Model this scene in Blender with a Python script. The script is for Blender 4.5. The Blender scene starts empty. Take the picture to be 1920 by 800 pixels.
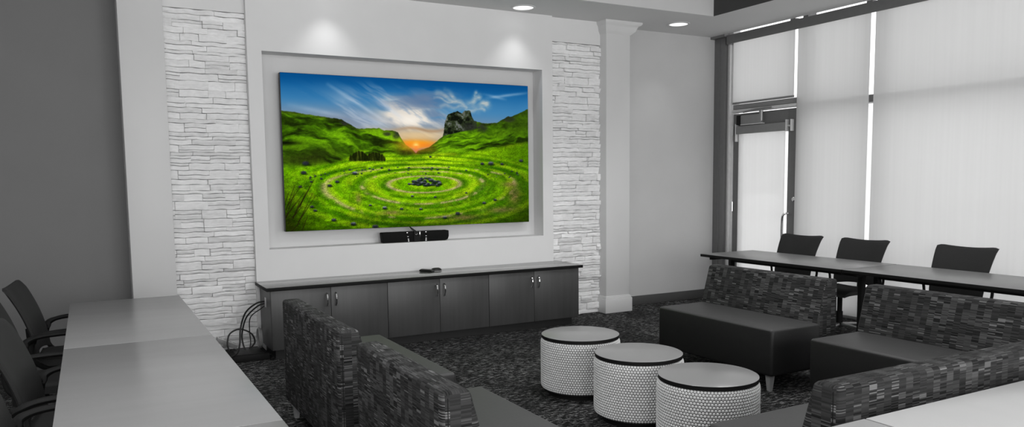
import bpy, bmesh, math, random
import numpy as np
from mathutils import Vector, Matrix

PI = math.pi
R = math.radians
scene = bpy.context.scene
col = scene.collection
rng = random.Random(7)

# ------------------------------------------------------------------ materials
def lin(s):
    s = s / 255.0 if s > 1 else s
    return s / 12.92 if s <= 0.04045 else ((s + 0.055) / 1.055) ** 2.4

class NT:
    """small node helper"""
    def __init__(self, name):
        self.m = bpy.data.materials.new(name)
        self.m.use_nodes = True
        self.t = self.m.node_tree
        self.t.nodes.clear()
        self.out = self.n('ShaderNodeOutputMaterial')
    def n(self, kind, **kw):
        nd = self.t.nodes.new(kind)
        for k, v in kw.items():
            setattr(nd, k, v)
        return nd
    def l(self, a, b):
        self.t.links.new(a, b)
    def val(self, sock, v):
        if isinstance(v, bpy.types.NodeSocket):
            self.l(v, sock)
        else:
            sock.default_value = v
    def math(self, op, a, b=0.0, c=0.0):
        nd = self.n('ShaderNodeMath', operation=op)
        self.val(nd.inputs[0], a); self.val(nd.inputs[1], b); self.val(nd.inputs[2], c)
        return nd.outputs[0]
    def xyz(self, x, y, z=0.0):
        nd = self.n('ShaderNodeCombineXYZ')
        self.val(nd.inputs[0], x); self.val(nd.inputs[1], y); self.val(nd.inputs[2], z)
        return nd.outputs[0]
    def sep(self, v):
        nd = self.n('ShaderNodeSeparateXYZ'); self.l(v, nd.inputs[0])
        return nd.outputs
    def obj(self):
        return self.n('ShaderNodeTexCoord').outputs['Object']
    def uv(self):
        return self.n('ShaderNodeTexCoord').outputs['UV']
    def mapped(self, v, scale):
        nd = self.n('ShaderNodeMapping'); self.l(v, nd.inputs['Vector'])
        nd.inputs['Scale'].default_value = scale
        return nd.outputs[0]
    def noise(self, v, scale=5.0, detail=3.0, rough=0.5):
        nd = self.n('ShaderNodeTexNoise')
        self.l(v, nd.inputs['Vector'])
        nd.inputs['Scale'].default_value = scale
        nd.inputs['Detail'].default_value = detail
        nd.inputs['Roughness'].default_value = rough
        return nd.outputs['Fac']
    def white(self, v):
        nd = self.n('ShaderNodeTexWhiteNoise', noise_dimensions='3D'); self.l(v, nd.inputs['Vector'])
        return nd.outputs['Value']
    def rng(self, v, a, b, c, d, clamp=True):
        nd = self.n('ShaderNodeMapRange', clamp=clamp)
        self.l(v, nd.inputs[0])
        for i, k in enumerate((a, b, c, d)):
            self.val(nd.inputs[i + 1], k)
        return nd.outputs[0]
    def grey(self, v):
        nd = self.n('ShaderNodeCombineColor')
        for i in range(3):
            self.l(v, nd.inputs[i])
        return nd.outputs[0]
    def bump(self, h, strength=0.3, dist=0.01):
        nd = self.n('ShaderNodeBump'); self.l(h, nd.inputs['Height'])
        nd.inputs['Strength'].default_value = strength
        nd.inputs['Distance'].default_value = dist
        return nd.outputs[0]
    def bsdf(self, color=None, rough=0.5, metal=0.0, spec=0.5, normal=None):
        b = self.n('ShaderNodeBsdfPrincipled')
        if color is not None:
            if isinstance(color, bpy.types.NodeSocket):
                self.l(color, b.inputs['Base Color'])
            else:
                b.inputs['Base Color'].default_value = (color, color, color, 1) if not isinstance(color, tuple) else color
        self.val(b.inputs['Roughness'], rough)
        b.inputs['Metallic'].default_value = metal
        b.inputs['Specular IOR Level'].default_value = spec
        if normal is not None:
            self.l(normal, b.inputs['Normal'])
        self.l(b.outputs[0], self.out.inputs[0])
        return b

MATS = {}
def plain(name, g, rough=0.6, metal=0.0, spec=0.5, noise=0.0, nscale=20, bump=0.0, stretch=(1, 1, 1)):
    if name in MATS:
        return MATS[name]
    t = NT(name)
    v = t.mapped(t.obj(), stretch)
    f = t.noise(v, nscale, 4)
    c = t.rng(f, 0.3, 0.7, g * (1 - noise), g * (1 + noise))
    nm = t.bump(f, bump, 0.005) if bump else None
    t.bsdf(t.grey(c), rough, metal, spec, nm)
    MATS[name] = t.m
    return t.m

def m_fabric():
    t = NT('block_weave_fabric')
    u, v, _ = t.sep(t.uv())
    cw, rh = 0.045, 0.066
    ci = t.math('FLOOR', t.math('DIVIDE', u, cw))
    sh = t.white(t.xyz(ci, 3.7))
    vv = t.math('ADD', t.math('DIVIDE', v, rh), sh)
    ri = t.math('FLOOR', vv)
    blk = t.white(t.xyz(ci, ri, 1.3))
    blk2 = t.white(t.xyz(ci, ri, 9.1))
    # thin woven lines across each block, strong in some blocks and faint in others
    li = t.math('FLOOR', t.math('DIVIDE', v, 0.0052))
    ln = t.white(t.xyz(li, ci, 5.5))
    lam = t.rng(blk2, 0.2, 0.7, 0.4, 1.0)
    base = t.math('MULTIPLY_ADD', t.math('MULTIPLY', blk, blk), 0.042, 0.023)
    fac = t.math('MULTIPLY_ADD', t.math('SUBTRACT', ln, 0.5), t.math('MULTIPLY', lam, 2.1), 1.0)
    fine = t.noise(t.mapped(t.xyz(u, v), (1, 4, 1)), 420, 2)
    c = t.math('MULTIPLY', t.math('MULTIPLY', base, fac), t.rng(fine, 0.2, 0.8, 0.65, 1.35))
    bri = t.math('GREATER_THAN', t.math('MULTIPLY', ln, t.math('GREATER_THAN', blk2, 0.72)), 0.80)
    c = t.math('ADD', t.math('MAXIMUM', c, 0.006), t.math('MULTIPLY', bri, 0.06))
    t.bsdf(t.grey(c), 0.85, 0, 0.25, t.bump(fine, 0.25, 0.002))
    return t.m

def m_carpet():
    t = NT('dark_flecked_carpet')
    o = t.obj()
    n1 = t.noise(t.mapped(o, (14, 70, 1)), 1.0, 5, 0.7)
    n2 = t.noise(t.mapped(o, (70, 16, 1)), 1.0, 5, 0.7)
    n3 = t.noise(o, 2.2, 3)
    f = t.noise(o, 260, 2)
    s = t.math('MAXIMUM', t.rng(n1, 0.52, 0.63, 0, 1), t.math('MULTIPLY', t.rng(n2, 0.56, 0.68, 0, 1), 0.8))
    s = t.math('MULTIPLY', s, t.rng(n3, 0.35, 0.62, 0.35, 1.0))
    s = t.math('MULTIPLY', s, t.rng(f, 0.36, 0.6, 0.1, 1.3))
    c = t.math('MULTIPLY_ADD', s, 0.42, 0.0085)
    t.bsdf(t.grey(c), 0.95, 0, 0.1, t.bump(f, 0.6, 0.004))
    return t.m

def m_wood(name, g, amp, axis_scale, rough=0.4, spec=0.5):
    t = NT(name)
    o = t.obj()
    a = t.noise(t.mapped(o, axis_scale), 1.0, 5, 0.6)
    b = t.noise(t.mapped(o, tuple(k * 0.22 for k in axis_scale)), 1.0, 2, 0.5)
    s = t.math('ADD', t.math('MULTIPLY', a, 0.45), t.math('MULTIPLY', b, 0.55))
    c = t.rng(s, 0.3, 0.7, g * (1 - amp), g * (1 + amp))
    t.bsdf(t.grey(c), rough, 0, spec, t.bump(a, 0.03, 0.002))
    return t.m

def m_emit(name, v, s):
    t = NT(name)
    e = t.n('ShaderNodeEmission')
    e.inputs[0].default_value = (v, v, v, 1); e.inputs[1].default_value = s
    t.l(e.outputs[0], t.out.inputs[0])
    return t.m

def m_screen():
    t = NT('lit_screen_picture')
    a = t.n('ShaderNodeVertexColor', layer_name='picture')
    e = t.n('ShaderNodeEmission')
    t.l(a.outputs[0], e.inputs[0]); e.inputs[1].default_value = 1.0
    t.l(e.outputs[0], t.out.inputs[0])
    return t.m

def m_glass():
    t = NT('clear_window_glass')
    tr = t.n('ShaderNodeBsdfTransparent'); tr.inputs[0].default_value = (0.93, 0.93, 0.93, 1)
    gl = t.n('ShaderNodeBsdfGlossy'); gl.inputs['Roughness'].default_value = 0.02
    fr = t.n('ShaderNodeLayerWeight'); fr.inputs['Blend'].default_value = 0.5
    fz = t.math('MULTIPLY_ADD', t.math('POWER', fr.outputs['Facing'], 5.0), 0.6, 0.035)
    mx = t.n('ShaderNodeMixShader')
    t.l(fz, mx.inputs[0]); t.l(tr.outputs[0], mx.inputs[1]); t.l(gl.outputs[0], mx.inputs[2])
    t.l(mx.outputs[0], t.out.inputs[0])
    return t.m

def m_blind(name, openness=0.14, g=0.80):
    t = NT(name)
    o = t.obj()
    wv = t.noise(t.mapped(o, (1, 10, 0.15)), 3.0, 4)
    c = t.grey(t.rng(wv, 0.3, 0.7, g * 0.985, g * 1.015))
    df = t.n('ShaderNodeBsdfDiffuse'); tl = t.n('ShaderNodeBsdfTranslucent'); tp = t.n('ShaderNodeBsdfTransparent')
    t.l(c, df.inputs[0]); t.l(c, tl.inputs[0])
    m1 = t.n('ShaderNodeMixShader'); m1.inputs[0].default_value = 0.62
    t.l(df.outputs[0], m1.inputs[1]); t.l(tl.outputs[0], m1.inputs[2])
    m2 = t.n('ShaderNodeMixShader'); m2.inputs[0].default_value = openness
    t.l(m1.outputs[0], m2.inputs[1]); t.l(tp.outputs[0], m2.inputs[2])
    t.l(m2.outputs[0], t.out.inputs[0])
    return t.m

M = dict(
    wall_light=plain('light_grey_wall_paint', 0.55, 0.6, noise=0.02, nscale=3, bump=0.02),
    wall_white=plain('white_wall_paint', 0.74, 0.55, noise=0.015, nscale=3, bump=0.015),
    wall_dark=plain('dark_grey_wall_paint', 0.165, 0.6, noise=0.02, nscale=3, bump=0.02),
    niche=plain('niche_grey_paint', 0.66, 0.55, noise=0.03, nscale=2),
    ceil=plain('ceiling_paint', 0.68, 0.7, noise=0.015, nscale=2),
    ceil_dark=plain('dark_tray_and_side_shade', 0.055, 0.7, noise=0.05, nscale=2),
    trim=plain('white_trim_paint', 0.66, 0.45, noise=0.01, nscale=4),
    stone=plain('white_ledge_stone', 0.88, 0.8, noise=0.06, nscale=38, bump=0.6, stretch=(0.5, 1, 1.6)),
    stone_b=plain('soft_white_ledge_stone', 0.84, 0.8, noise=0.07, nscale=38, bump=0.7, stretch=(0.5, 1, 1.6)),
    stone_c=plain('greyer_ledge_stone', 0.78, 0.85, noise=0.10, nscale=30, bump=0.9, stretch=(0.5, 1, 1.6)),
    grout=plain('stone_joint', 0.16, 0.9, noise=0.1),
    base_dark=plain('dark_rubber_baseboard', 0.07, 0.55, noise=0.03),
    carpet=m_carpet(),
    fabric=m_fabric(),
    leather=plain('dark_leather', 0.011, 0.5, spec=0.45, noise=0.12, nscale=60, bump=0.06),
    leather_sheen=plain('sheen_seat_leather', 0.052, 0.55, spec=0.4, noise=0.05, nscale=60, bump=0.05),
    sofa_leg=plain('pale_tapered_leg', 0.36, 0.4, noise=0.05),
    laminate=m_wood('grey_laminate', 0.25, 0.06, (1.2, 9, 1), 0.26),
    laminate_pale=m_wood('pale_laminate', 0.60, 0.03, (1.2, 9, 1), 0.24),
    laminate_mid=m_wood('mid_grey_laminate', 0.19, 0.06, (9, 1.2, 1), 0.34),
    edge=plain('black_edge_band', 0.008, 0.6, spec=0.15),
    edge_grey=plain('grey_edge_band', 0.32, 0.4),
    cab=m_wood('dark_wood_laminate', 0.055, 0.25, (26, 26, 1.3), 0.42),
    cab_dark=plain('dark_carcass', 0.018, 0.6),
    worktop=plain('dark_polished_worktop', 0.18, 0.12, spec=0.9, noise=0.06, nscale=160),
    chrome=plain('polished_chrome', 0.8, 0.12, metal=1.0),
    steel=plain('brushed_aluminium', 0.30, 0.35, metal=0.6, noise=0.04),
    frame=plain('dark_anodised_frame', 0.15, 0.45, noise=0.04),
    frame_mid=plain('grey_anodised_frame', 0.24, 0.45, noise=0.04),
    frame_light=plain('pale_anodised_frame', 0.66, 0.4, noise=0.04),
    bar_black=plain('black_speaker_cloth', 0.004, 0.7, spec=0.15),
    black=plain('black_plastic', 0.008, 0.4, spec=0.35, noise=0.05),
    black_matt=plain('black_matt_plastic', 0.010, 0.65, spec=0.2, noise=0.05),
    lens=plain('lens_glass', 0.004, 0.05, spec=0.8),
    chair_fab=plain('black_chair_upholstery', 0.022, 0.75, spec=0.3, noise=0.2, nscale=240, bump=0.15),
    cable=plain('black_cable_rubber', 0.010, 0.5),
    dot_fab=plain('white_dot_upholstery', 0.80, 0.7, spec=0.3, noise=0.05, nscale=40),
    dot_gap=plain('dark_dot_backing', 0.06, 0.8),
    drum_top=m_wood('drum_laminate', 0.28, 0.03, (3, 3, 3), 0.28),
    white_plastic=plain('white_plastic', 0.6, 0.4),
    grey_plastic=plain('grey_plastic', 0.25, 0.45),
    lamp=m_emit('downlight_glow', 1.0, 1.15),
    screen=m_screen(),
    glass=m_glass(),
    blind=m_blind('woven_blind_cloth'),
    door_blind=m_blind('thin_door_blind_cloth', 0.3, 0.86),
    pave=plain('pale_paving', 0.75, 0.9, noise=0.08, nscale=1.5),
    facade=plain('pale_facade', 0.8, 0.8, noise=0.05, nscale=1),
    facade_dark=plain('facade_glazing', 0.4, 0.2),
)

# ------------------------------------------------------------------ mesh helpers
class MB:
    def __init__(self):
        self.bm = bmesh.new()
        self.uvl = None
    def _mi(self, faces, mi):
        for f in faces:
            f.material_index = mi
    def box(self, x0, x1, y0, y1, z0, z1, bev=0.0, seg=2, mi=0):
        tmp = bmesh.new()
        bmesh.ops.create_cube(tmp, size=1.0)
        for v in tmp.verts:
            v.co = Vector(((x0 + x1) / 2 + v.co.x * (x1 - x0), (y0 + y1) / 2 + v.co.y * (y1 - y0), (z0 + z1) / 2 + v.co.z * (z1 - z0)))
        if bev > 0:
            bmesh.ops.bevel(tmp, geom=list(tmp.edges), offset=bev, segments=seg, profile=0.5, affect='EDGES')
        self._merge(tmp, mi)
        return self
    def _merge(self, tmp, mi=None, mat=None):
        if mat is not None:
            tmp.transform(mat)
        vm = {}
        for v in tmp.verts:
            vm[v] = self.bm.verts.new(v.co)
        for f in tmp.faces:
            try:
                nf = self.bm.faces.new([vm[v] for v in f.verts])
                nf.material_index = f.material_index if mi is None else mi
            except ValueError:
                pass
        tmp.free()
    def prism(self, pts, axis, a, b, bev=0.0, seg=3, mi=0):
        """pts: 2-D outline, extruded along axis ('x','y','z') from a to b"""
        tmp = bmesh.new()
        def P(p, t):
            if axis == 'x': return (t, p[0], p[1])
            if axis == 'y': return (p[0], t, p[1])
            return (p[0], p[1], t)
        va = [tmp.verts.new(P(p, a)) for p in pts]
        vb = [tmp.verts.new(P(p, b)) for p in pts]
        n = len(pts)
        tmp.faces.new(va); tmp.faces.new(vb[::-1])
        for i in range(n):
            tmp.faces.new((va[i], vb[i], vb[(i + 1) % n], va[(i + 1) % n]))
        bmesh.ops.recalc_face_normals(tmp, faces=list(tmp.faces))
        if bev > 0:
            bmesh.ops.bevel(tmp, geom=list(tmp.edges), offset=bev, segments=seg, profile=0.5, affect='EDGES')
        self._merge(tmp, mi)
        return self
    def tube(self, pts, r, n=8, cap=True, mi=0, flat=1.0, up=None):
        """swept round (or flattened) tube; r may be a list"""
        pts = [Vector(p) for p in pts]
        rs = r if isinstance(r, (list, tuple)) else [r] * len(pts)
        rings = []
        prev = None
        for i, p in enumerate(pts):
            if i == 0: d = pts[1] - p
            elif i == len(pts) - 1: d = p - pts[i - 1]
            else: d = pts[i + 1] - pts[i - 1]
            d.normalize()
            if up is not None:
                s = d.cross(Vector(up))
                if s.length < 1e-4: s = d.orthogonal()
            elif prev is None:
                s = d.orthogonal()
            else:
                s = prev - d * prev.dot(d)
                if s.length < 1e-5: s = d.orthogonal()
            s.normalize(); prev = s
            w = d.cross(s)
            rings.append([self.bm.verts.new(p + s * (rs[i] * math.cos(2 * PI * k / n)) + w * (rs[i] * flat * math.sin(2 * PI * k / n))) for k in range(n)])
        for a, b in zip(rings, rings[1:]):
            for k in range(n):
                f = self.bm.faces.new((a[k], a[(k + 1) % n], b[(k + 1) % n], b[k])); f.material_index = mi
        if cap:
            f = self.bm.faces.new(rings[0][::-1]); f.material_index = mi
            f = self.bm.faces.new(rings[-1]); f.material_index = mi
        return self
    def lathe(self, prof, n=32, center=(0, 0, 0), mis=None):
        """profile of (r, z) around z; mis: material index per segment"""
        cx, cy, cz = center
        rings = []
        for (r, z) in prof:
            if r < 1e-6:
                rings.append([self.bm.verts.new((cx, cy, cz + z))])
            else:
                rings.append([self.bm.verts.new((cx + r * math.cos(2 * PI * k / n), cy + r * math.sin(2 * PI * k / n), cz + z)) for k in range(n)])
        for i, (a, b) in enumerate(zip(rings, rings[1:])):
            for k in range(n):
                k2 = (k + 1) % n
                if len(a) == 1 and len(b) == 1: continue
                if len(a) == 1: vs = (a[0], b[k2], b[k])
                elif len(b) == 1: vs = (a[k], a[k2], b[0])
                else: vs = (a[k], a[k2], b[k2], b[k])
                f = self.bm.faces.new(vs)
                if mis: f.material_index = mis[i]
        return self
    def grid(self, fn, nu, nv, mi=0, thick=None):
        """fn(u,v)->point; optional thick: second sheet fn2"""
        V = [[self.bm.verts.new(fn(i / nu, j / nv)) for j in range(nv + 1)] for i in range(nu + 1)]
        for i in range(nu):
            for j in range(nv):
                f = self.bm.faces.new((V[i][j], V[i + 1][j], V[i + 1][j + 1], V[i][j + 1])); f.material_index = mi
        if thick is not None:
            W = [[self.bm.verts.new(thick(i / nu, j / nv)) for j in range(nv + 1)] for i in range(nu + 1)]
            for i in range(nu):
                for j in range(nv):
                    f = self.bm.faces.new((W[i][j], W[i][j + 1], W[i + 1][j + 1], W[i + 1][j])); f.material_index = mi
            def strip(a, b):
                for k in range(len(a) - 1):
                    f = self.bm.faces.new((a[k], b[k], b[k + 1], a[k + 1])); f.material_index = mi
            strip([V[i][0] for i in range(nu + 1)], [W[i][0] for i in range(nu + 1)])
            strip([V[i][nv] for i in range(nu, -1, -1)], [W[i][nv] for i in range(nu, -1, -1)])
            strip([V[0][j] for j in range(nv, -1, -1)], [W[0][j] for j in range(nv, -1, -1)])
            strip([V[nu][j] for j in range(nv + 1)], [W[nu][j] for j in range(nv + 1)])
        return self
    def boxuv(self):
        self.uvl = True
        return self
    def build(self, name, mats, parent=None, smooth=35, loc=None, recalc=True):
        bm = self.bm
        if recalc:
            bmesh.ops.recalc_face_normals(bm, faces=list(bm.faces))
        if self.uvl:
            lay = bm.loops.layers.uv.new('UVMap')
            for f in bm.faces:
                n = f.normal
                ax = max(range(3), key=lambda k: abs(n[k]))
                for lp in f.loops:
                    c = lp.vert.co
                    # length runs along local y; strips run along the length
                    if ax == 0: lp[lay].uv = (c.y, c.z)
                    elif ax == 1: lp[lay].uv = (c.x + 3.3, c.z)
                    else: lp[lay].uv = (c.y, c.x + c.z * 0.0 + 0.95)
        me = bpy.data.meshes.new(name)
        bm.to_mesh(me); bm.free()
        if not isinstance(mats, (list, tuple)): mats = [mats]
        for m in mats: me.materials.append(m)
        if smooth:
            me.shade_smooth()
            me.set_sharp_from_angle(angle=R(smooth))
        o = bpy.data.objects.new(name, me)
        col.objects.link(o)
        if parent is not None: o.parent = parent
        if loc is not None: o.location = loc
        return o

def tag(o, label=None, cat=None, group=None, kind=None):
    if label: o['label'] = label
    if cat: o['category'] = cat
    if group: o['group'] = group
    if kind: o['kind'] = kind
    return o

def thing(name, label, cat, loc=(0, 0, 0), rz=0.0, group=None):
    o = bpy.data.objects.new(name, None)
    o.empty_display_size = 0.1
    col.objects.link(o)
    o.location = loc; o.rotation_euler = (0, 0, rz)
    return tag(o, label, cat, group)

def structure(name, mb, mats, label, cat, smooth=35):
    o = mb.build(name, mats, smooth=smooth)
    return tag(o, label, cat, kind='structure')

def copy_thing(src, label, loc, rz=0.0):
    def cp(o, parent):
        c = o.copy()
        col.objects.link(c)
        if parent is not None: c.parent = parent
        for ch in list(o.children): cp(ch, c)
        return c
    c = cp(src, None)
    c.location = loc; c.rotation_euler = (0, 0, rz); c['label'] = label
    return c

def arc(p0, p1, p2, n=8):
    """quadratic curve through control point p1"""
    p0, p1, p2 = Vector(p0), Vector(p1), Vector(p2)
    return [p0 * (1 - t) ** 2 + p1 * 2 * t * (1 - t) + p2 * t * t for t in [i / n for i in range(n + 1)]]

def spline(pts, n=8):
    pts = [Vector(p) for p in pts]
    out = []
    for i in range(len(pts) - 1):
        p0 = pts[max(i - 1, 0)]; p1 = pts[i]; p2 = pts[i + 1]; p3 = pts[min(i + 2, len(pts) - 1)]
        for k in range(n):
            t = k / n
            out.append(0.5 * ((2 * p1) + (p2 - p0) * t + (2 * p0 - 5 * p1 + 4 * p2 - p3) * t * t + (3 * p1 - p0 - 3 * p2 + p3) * t ** 3))
    out.append(pts[-1])
    return out

# ------------------------------------------------------------------ room shell
CEIL = 3.43
WALLY = 7.77      # plain wall plane
STONEY = 7.60     # stone face
PANY = 7.53       # white feature panel face
XL, YN = -2.6, -1.6
GX = 7.52         # glazing plane

structure('floor', MB().box(XL, 7.62, YN, WALLY + 0.3, -0.12, 0.0), M['carpet'], 'dark flecked carpet floor of the room', 'floor', 0)

# ceiling: flat soffit ring around a sunken dark tray
TX0, TX1, TY0, TY1 = -1.2, 6.36, 0.2, 6.76
c = MB()
c.box(XL, TX0, YN, WALLY + 0.3, CEIL, CEIL + 0.1)
c.box(TX1, 7.28, YN, WALLY + 0.3, CEIL, CEIL + 0.1)
c.box(TX0, TX1, TY1, WALLY + 0.3, CEIL, CEIL + 0.1)
c.box(TX0, TX1, YN, TY0, CEIL, CEIL + 0.1)
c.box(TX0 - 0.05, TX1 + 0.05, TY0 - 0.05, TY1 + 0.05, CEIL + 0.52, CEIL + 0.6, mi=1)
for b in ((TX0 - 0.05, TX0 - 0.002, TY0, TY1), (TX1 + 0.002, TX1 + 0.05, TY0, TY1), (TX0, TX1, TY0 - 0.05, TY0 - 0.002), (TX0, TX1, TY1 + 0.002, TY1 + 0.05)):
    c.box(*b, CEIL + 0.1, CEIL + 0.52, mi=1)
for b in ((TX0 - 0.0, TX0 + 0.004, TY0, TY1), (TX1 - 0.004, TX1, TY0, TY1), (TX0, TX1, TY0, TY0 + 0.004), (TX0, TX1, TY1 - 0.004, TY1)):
    c.box(*b, CEIL + 0.001, CEIL + 0.52, mi=0 if b[2] > 6 else 1)  # back face pale, the others dark: difference in light put into the colour
c.box(7.20, 7.72, YN, WALLY + 0.3, 3.68, 3.76)        # head of the blind pocket
c.box(7.20, 7.279, YN, WALLY + 0.3, CEIL + 0.1, 3.68)
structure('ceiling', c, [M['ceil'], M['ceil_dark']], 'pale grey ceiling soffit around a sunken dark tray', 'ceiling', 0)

structure('wall_back_left', MB().box(XL, 0.31, WALLY, WALLY + 0.25, 0, CEIL), M['wall_dark'], 'dark grey wall behind the row of office chairs', 'wall', 0)
structure('wall_back_right', MB().box(5.6, 7.2, WALLY, WALLY + 0.25, 0, CEIL).box(7.2, 7.62, WALLY, WALLY + 0.25, 0, 3.7), M['wall_light'], 'light grey wall between the column and the window', 'wall', 0)
structure('wall_left', MB().box(XL - 0.2, XL, YN, WALLY + 0.3, 0, CEIL), M['wall_light'], 'side wall to the left of the camera', 'wall', 0)
nw = MB()
nw.box(XL - 0.2, -1.9, YN - 0.2, YN, 0, CEIL + 0.3).box(6.5, 7.7, YN - 0.2, YN, 0, CEIL + 0.3)
nw.box(-1.9, 6.5, YN - 0.2, YN, 0, 0.3).box(-1.9, 6.5, YN - 0.2, YN, 2.75, CEIL + 0.3)
structure('wall_near', nw, M['wall_light'], 'wall behind the camera', 'wall', 0)
w2 = thing('window_added', 'unseen wide window added behind the camera for front light', 'window', (2.3, YN - 0.1, 0.3)); w2['kind'] = 'structure'  # unseen window, added as a source of low front light
f2 = MB().box(-4.2, 4.2, -0.05, 0.05, 0, 0.06).box(-4.2, 4.2, -0.05, 0.05, 2.39, 2.45)
for k in range(7):
    f2.box(-4.2 + k * 1.39, -4.14 + k * 1.39, -0.05, 0.05, 0, 2.45)
f2.build('window_frame', M['frame'], w2, 0)
MB().box(-4.16, 4.16, -0.004, 0.004, 0.05, 2.40).build('glass', M['glass'], w2, 0)
structure('baseboard_right', MB().box(5.72, 7.34, WALLY - 0.014, WALLY + 0.01, 0, 0.115, 0.003), M['base_dark'], 'dark baseboard along the light grey wall', 'baseboard')
structure('baseboard_left', MB().box(XL, 0.30, WALLY - 0.014, WALLY + 0.01, 0, 0.115, 0.003), M['base_dark'], 'dark baseboard along the dark grey wall', 'baseboard')

# white feature panel with a recessed niche
PX0, PX1 = 1.362, 4.675
NX0, NX1, NZ0, NZ1, NYB = 1.492, 4.54, 0.967, 2.826, 7.74
p = MB()
p.box(PX0, NX0, PANY, 7.95, 0, CEIL)
p.box(NX1, PX1, PANY, 7.95, 0, CEIL)
p.box(NX0, NX1, PANY, 7.95, 0, NZ0)
p.box(NX0, NX1, PANY, 7.95, NZ1, CEIL)
p.box(NX0 - 0.02, NX1 + 0.02, NYB, 7.95, NZ0 - 0.02, NZ1 + 0.02, mi=1)
structure('wall_feature', p, [M['wall_white'], M['niche']], 'white feature wall panel with the recessed screen niche', 'wall', 0)
structure('wall_header_left', MB().box(0.64, PX0, STONEY - 0.012, 7.95, 3.163, CEIL), M['wall_white'], 'plain white wall strip above the stone cladding beside the dark wall', 'wall', 0)
structure('wall_header_right', MB().box(PX1, 5.40, STONEY - 0.012, 7.95, 3.163, CEIL), M['wall_white'], 'plain white wall strip above the stone cladding beside the light grey wall', 'wall', 0)

# ledge stone cladding: every stone a rough faced block, all in one wall surface
def stone_panel(name, x0, x1, seed, label):
    r = random.Random(seed)
    mb = MB()
    mb.box(x0, x1, STONEY + 0.034, 7.95, 0, 3.163, mi=3)
    z = 0.0
    while z < 3.155:
        h = r.choice((0.030, 0.038, 0.048, 0.055, 0.066, 0.082))
        if z + h > 3.15: h = 3.160 - z
        x = x0 - r.uniform(0, 0.15)
        while x < x1 - 0.001:
            L = r.uniform(0.15, 0.50) if h < 0.05 else r.uniform(0.12, 0.34)
            a, b = max(x, x0), min(x + L, x1)
            if x1 - b < 0.04: b = x1
            x = b
            if b - a < 0.012: continue
            d0 = r.uniform(0.0, 0.036)
            parts = [(z, z + h)]
            if h >= 0.06 and r.random() < 0.38:
                k = r.uniform(0.35, 0.65)
                parts = [(z, z + h * k), (z + h * k, z + h)]
            for (za, zb) in parts:
                d = d0 + r.uniform(-0.006, 0.006)
                tx, tz = r.uniform(-0.014, 0.014), r.uniform(-0.020, 0.010)
                nu, nv = max(3, int((b - a) / 0.022)), max(2, int((zb - za) / 0.014))
                ga, gz = 0.0010, 0.0022
                off = [[r.gauss(0, 0.0023) for _ in range(nv + 1)] for _ in range(nu + 1)]
                def fn(u, v, a=a, b=b, za=za, zb=zb, d=d, tx=tx, tz=tz, off=off, nu=nu, nv=nv):
                    i, j = round(u * nu), round(v * nv)
                    e = 0.0045 if (i in (0, nu) or j in (0, nv)) else 0.0
                    y = STONEY - d + 0.012 + e + tx * (u - 0.5) + tz * (v - 0.5) + off[i][j]
                    wob = 0.0035 * math.sin(u * (b - a) * 34 + a * 30) * (0.4 + (a * 7.3) % 0.6)
                    return (a + ga + (b - a - 2 * ga) * u, min(y, STONEY + 0.030), min(za + gz + (zb - za - 2 * gz) * v + (wob if 0.02 < za else 0), 3.162))
                def fb(u, v, a=a, b=b, za=za, zb=zb):
                    return (a + ga + (b - a - 2 * ga) * u, STONEY + 0.045, za + gz + (zb - za - 2 * gz) * v)
                mb.grid(fn, nu, nv, r.choice((0, 0, 1, 1, 2)), fb)
        z += h
    o = structure(name, mb, [M['stone'], M['stone_b'], M['stone_c'], M['grout']], label, 'wall', 28)
    return o
stone_panel('wall_stone_left', 0.645, 1.362, 11, 'white ledge stone cladding between the dark wall column and the feature panel')
stone_panel('wall_stone_right', 4.675, 5.385, 23, 'white ledge stone cladding between the feature panel and the light grey wall column')

def column(name, x0, x1, label):
    t = thing(name, label, 'column', (x0, 7.465, 0)); t['kind'] = 'structure'
    w = x1 - x0; d = 7.95 - 7.465
    MB().box(0, w, 0, d, 0.19, CEIL, 0.004).build('shaft', M['trim'], t)
    b = MB()
    b.box(-0.026, w + 0.026, -0.026, d, 0, 0.168, 0.003)
    b.box(-0.018, w + 0.018, -0.018, d, 0.166, 0.186, 0.006)
    b.box(-0.010, w + 0.010, -0.010, d, 0.184, 0.200, 0.004)
    b.build('plinth', M['trim'], t)
    cp = MB()
    prof = [(0.006, -0.145), (0.030, -0.125), (0.055, -0.105), (0.070, -0.07), (0.085, -0.045), (0.11, -0.035), (0.125, -0.018), (0.125, 0)]
    rings = []
    for e, z in prof:
        rings.append([cp.bm.verts.new(q) for q in ((-e * 0.4, -e * 0.5, CEIL + z), (w + e * 1.1, -e * 0.5, CEIL + z), (w + e * 1.1, d, CEIL + z), (-e * 0.4, d, CEIL + z))])
    for a, bb in zip(rings, rings[1:]):
        for k in range(4):
            cp.bm.faces.new((a[k], a[(k + 1) % 4], bb[(k + 1) % 4], bb[k]))
    cp.bm.faces.new(rings[0][::-1]); cp.bm.faces.new(rings[-1])
    cp.build('capital', M['trim'], t, 40)
    return t
column('column', 0.302, 0.657, 'white square column between the dark wall and the stone cladding')
column('column', 5.372, 5.716, 'white square column with plinth and flared capital beside the light grey wall')

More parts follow.
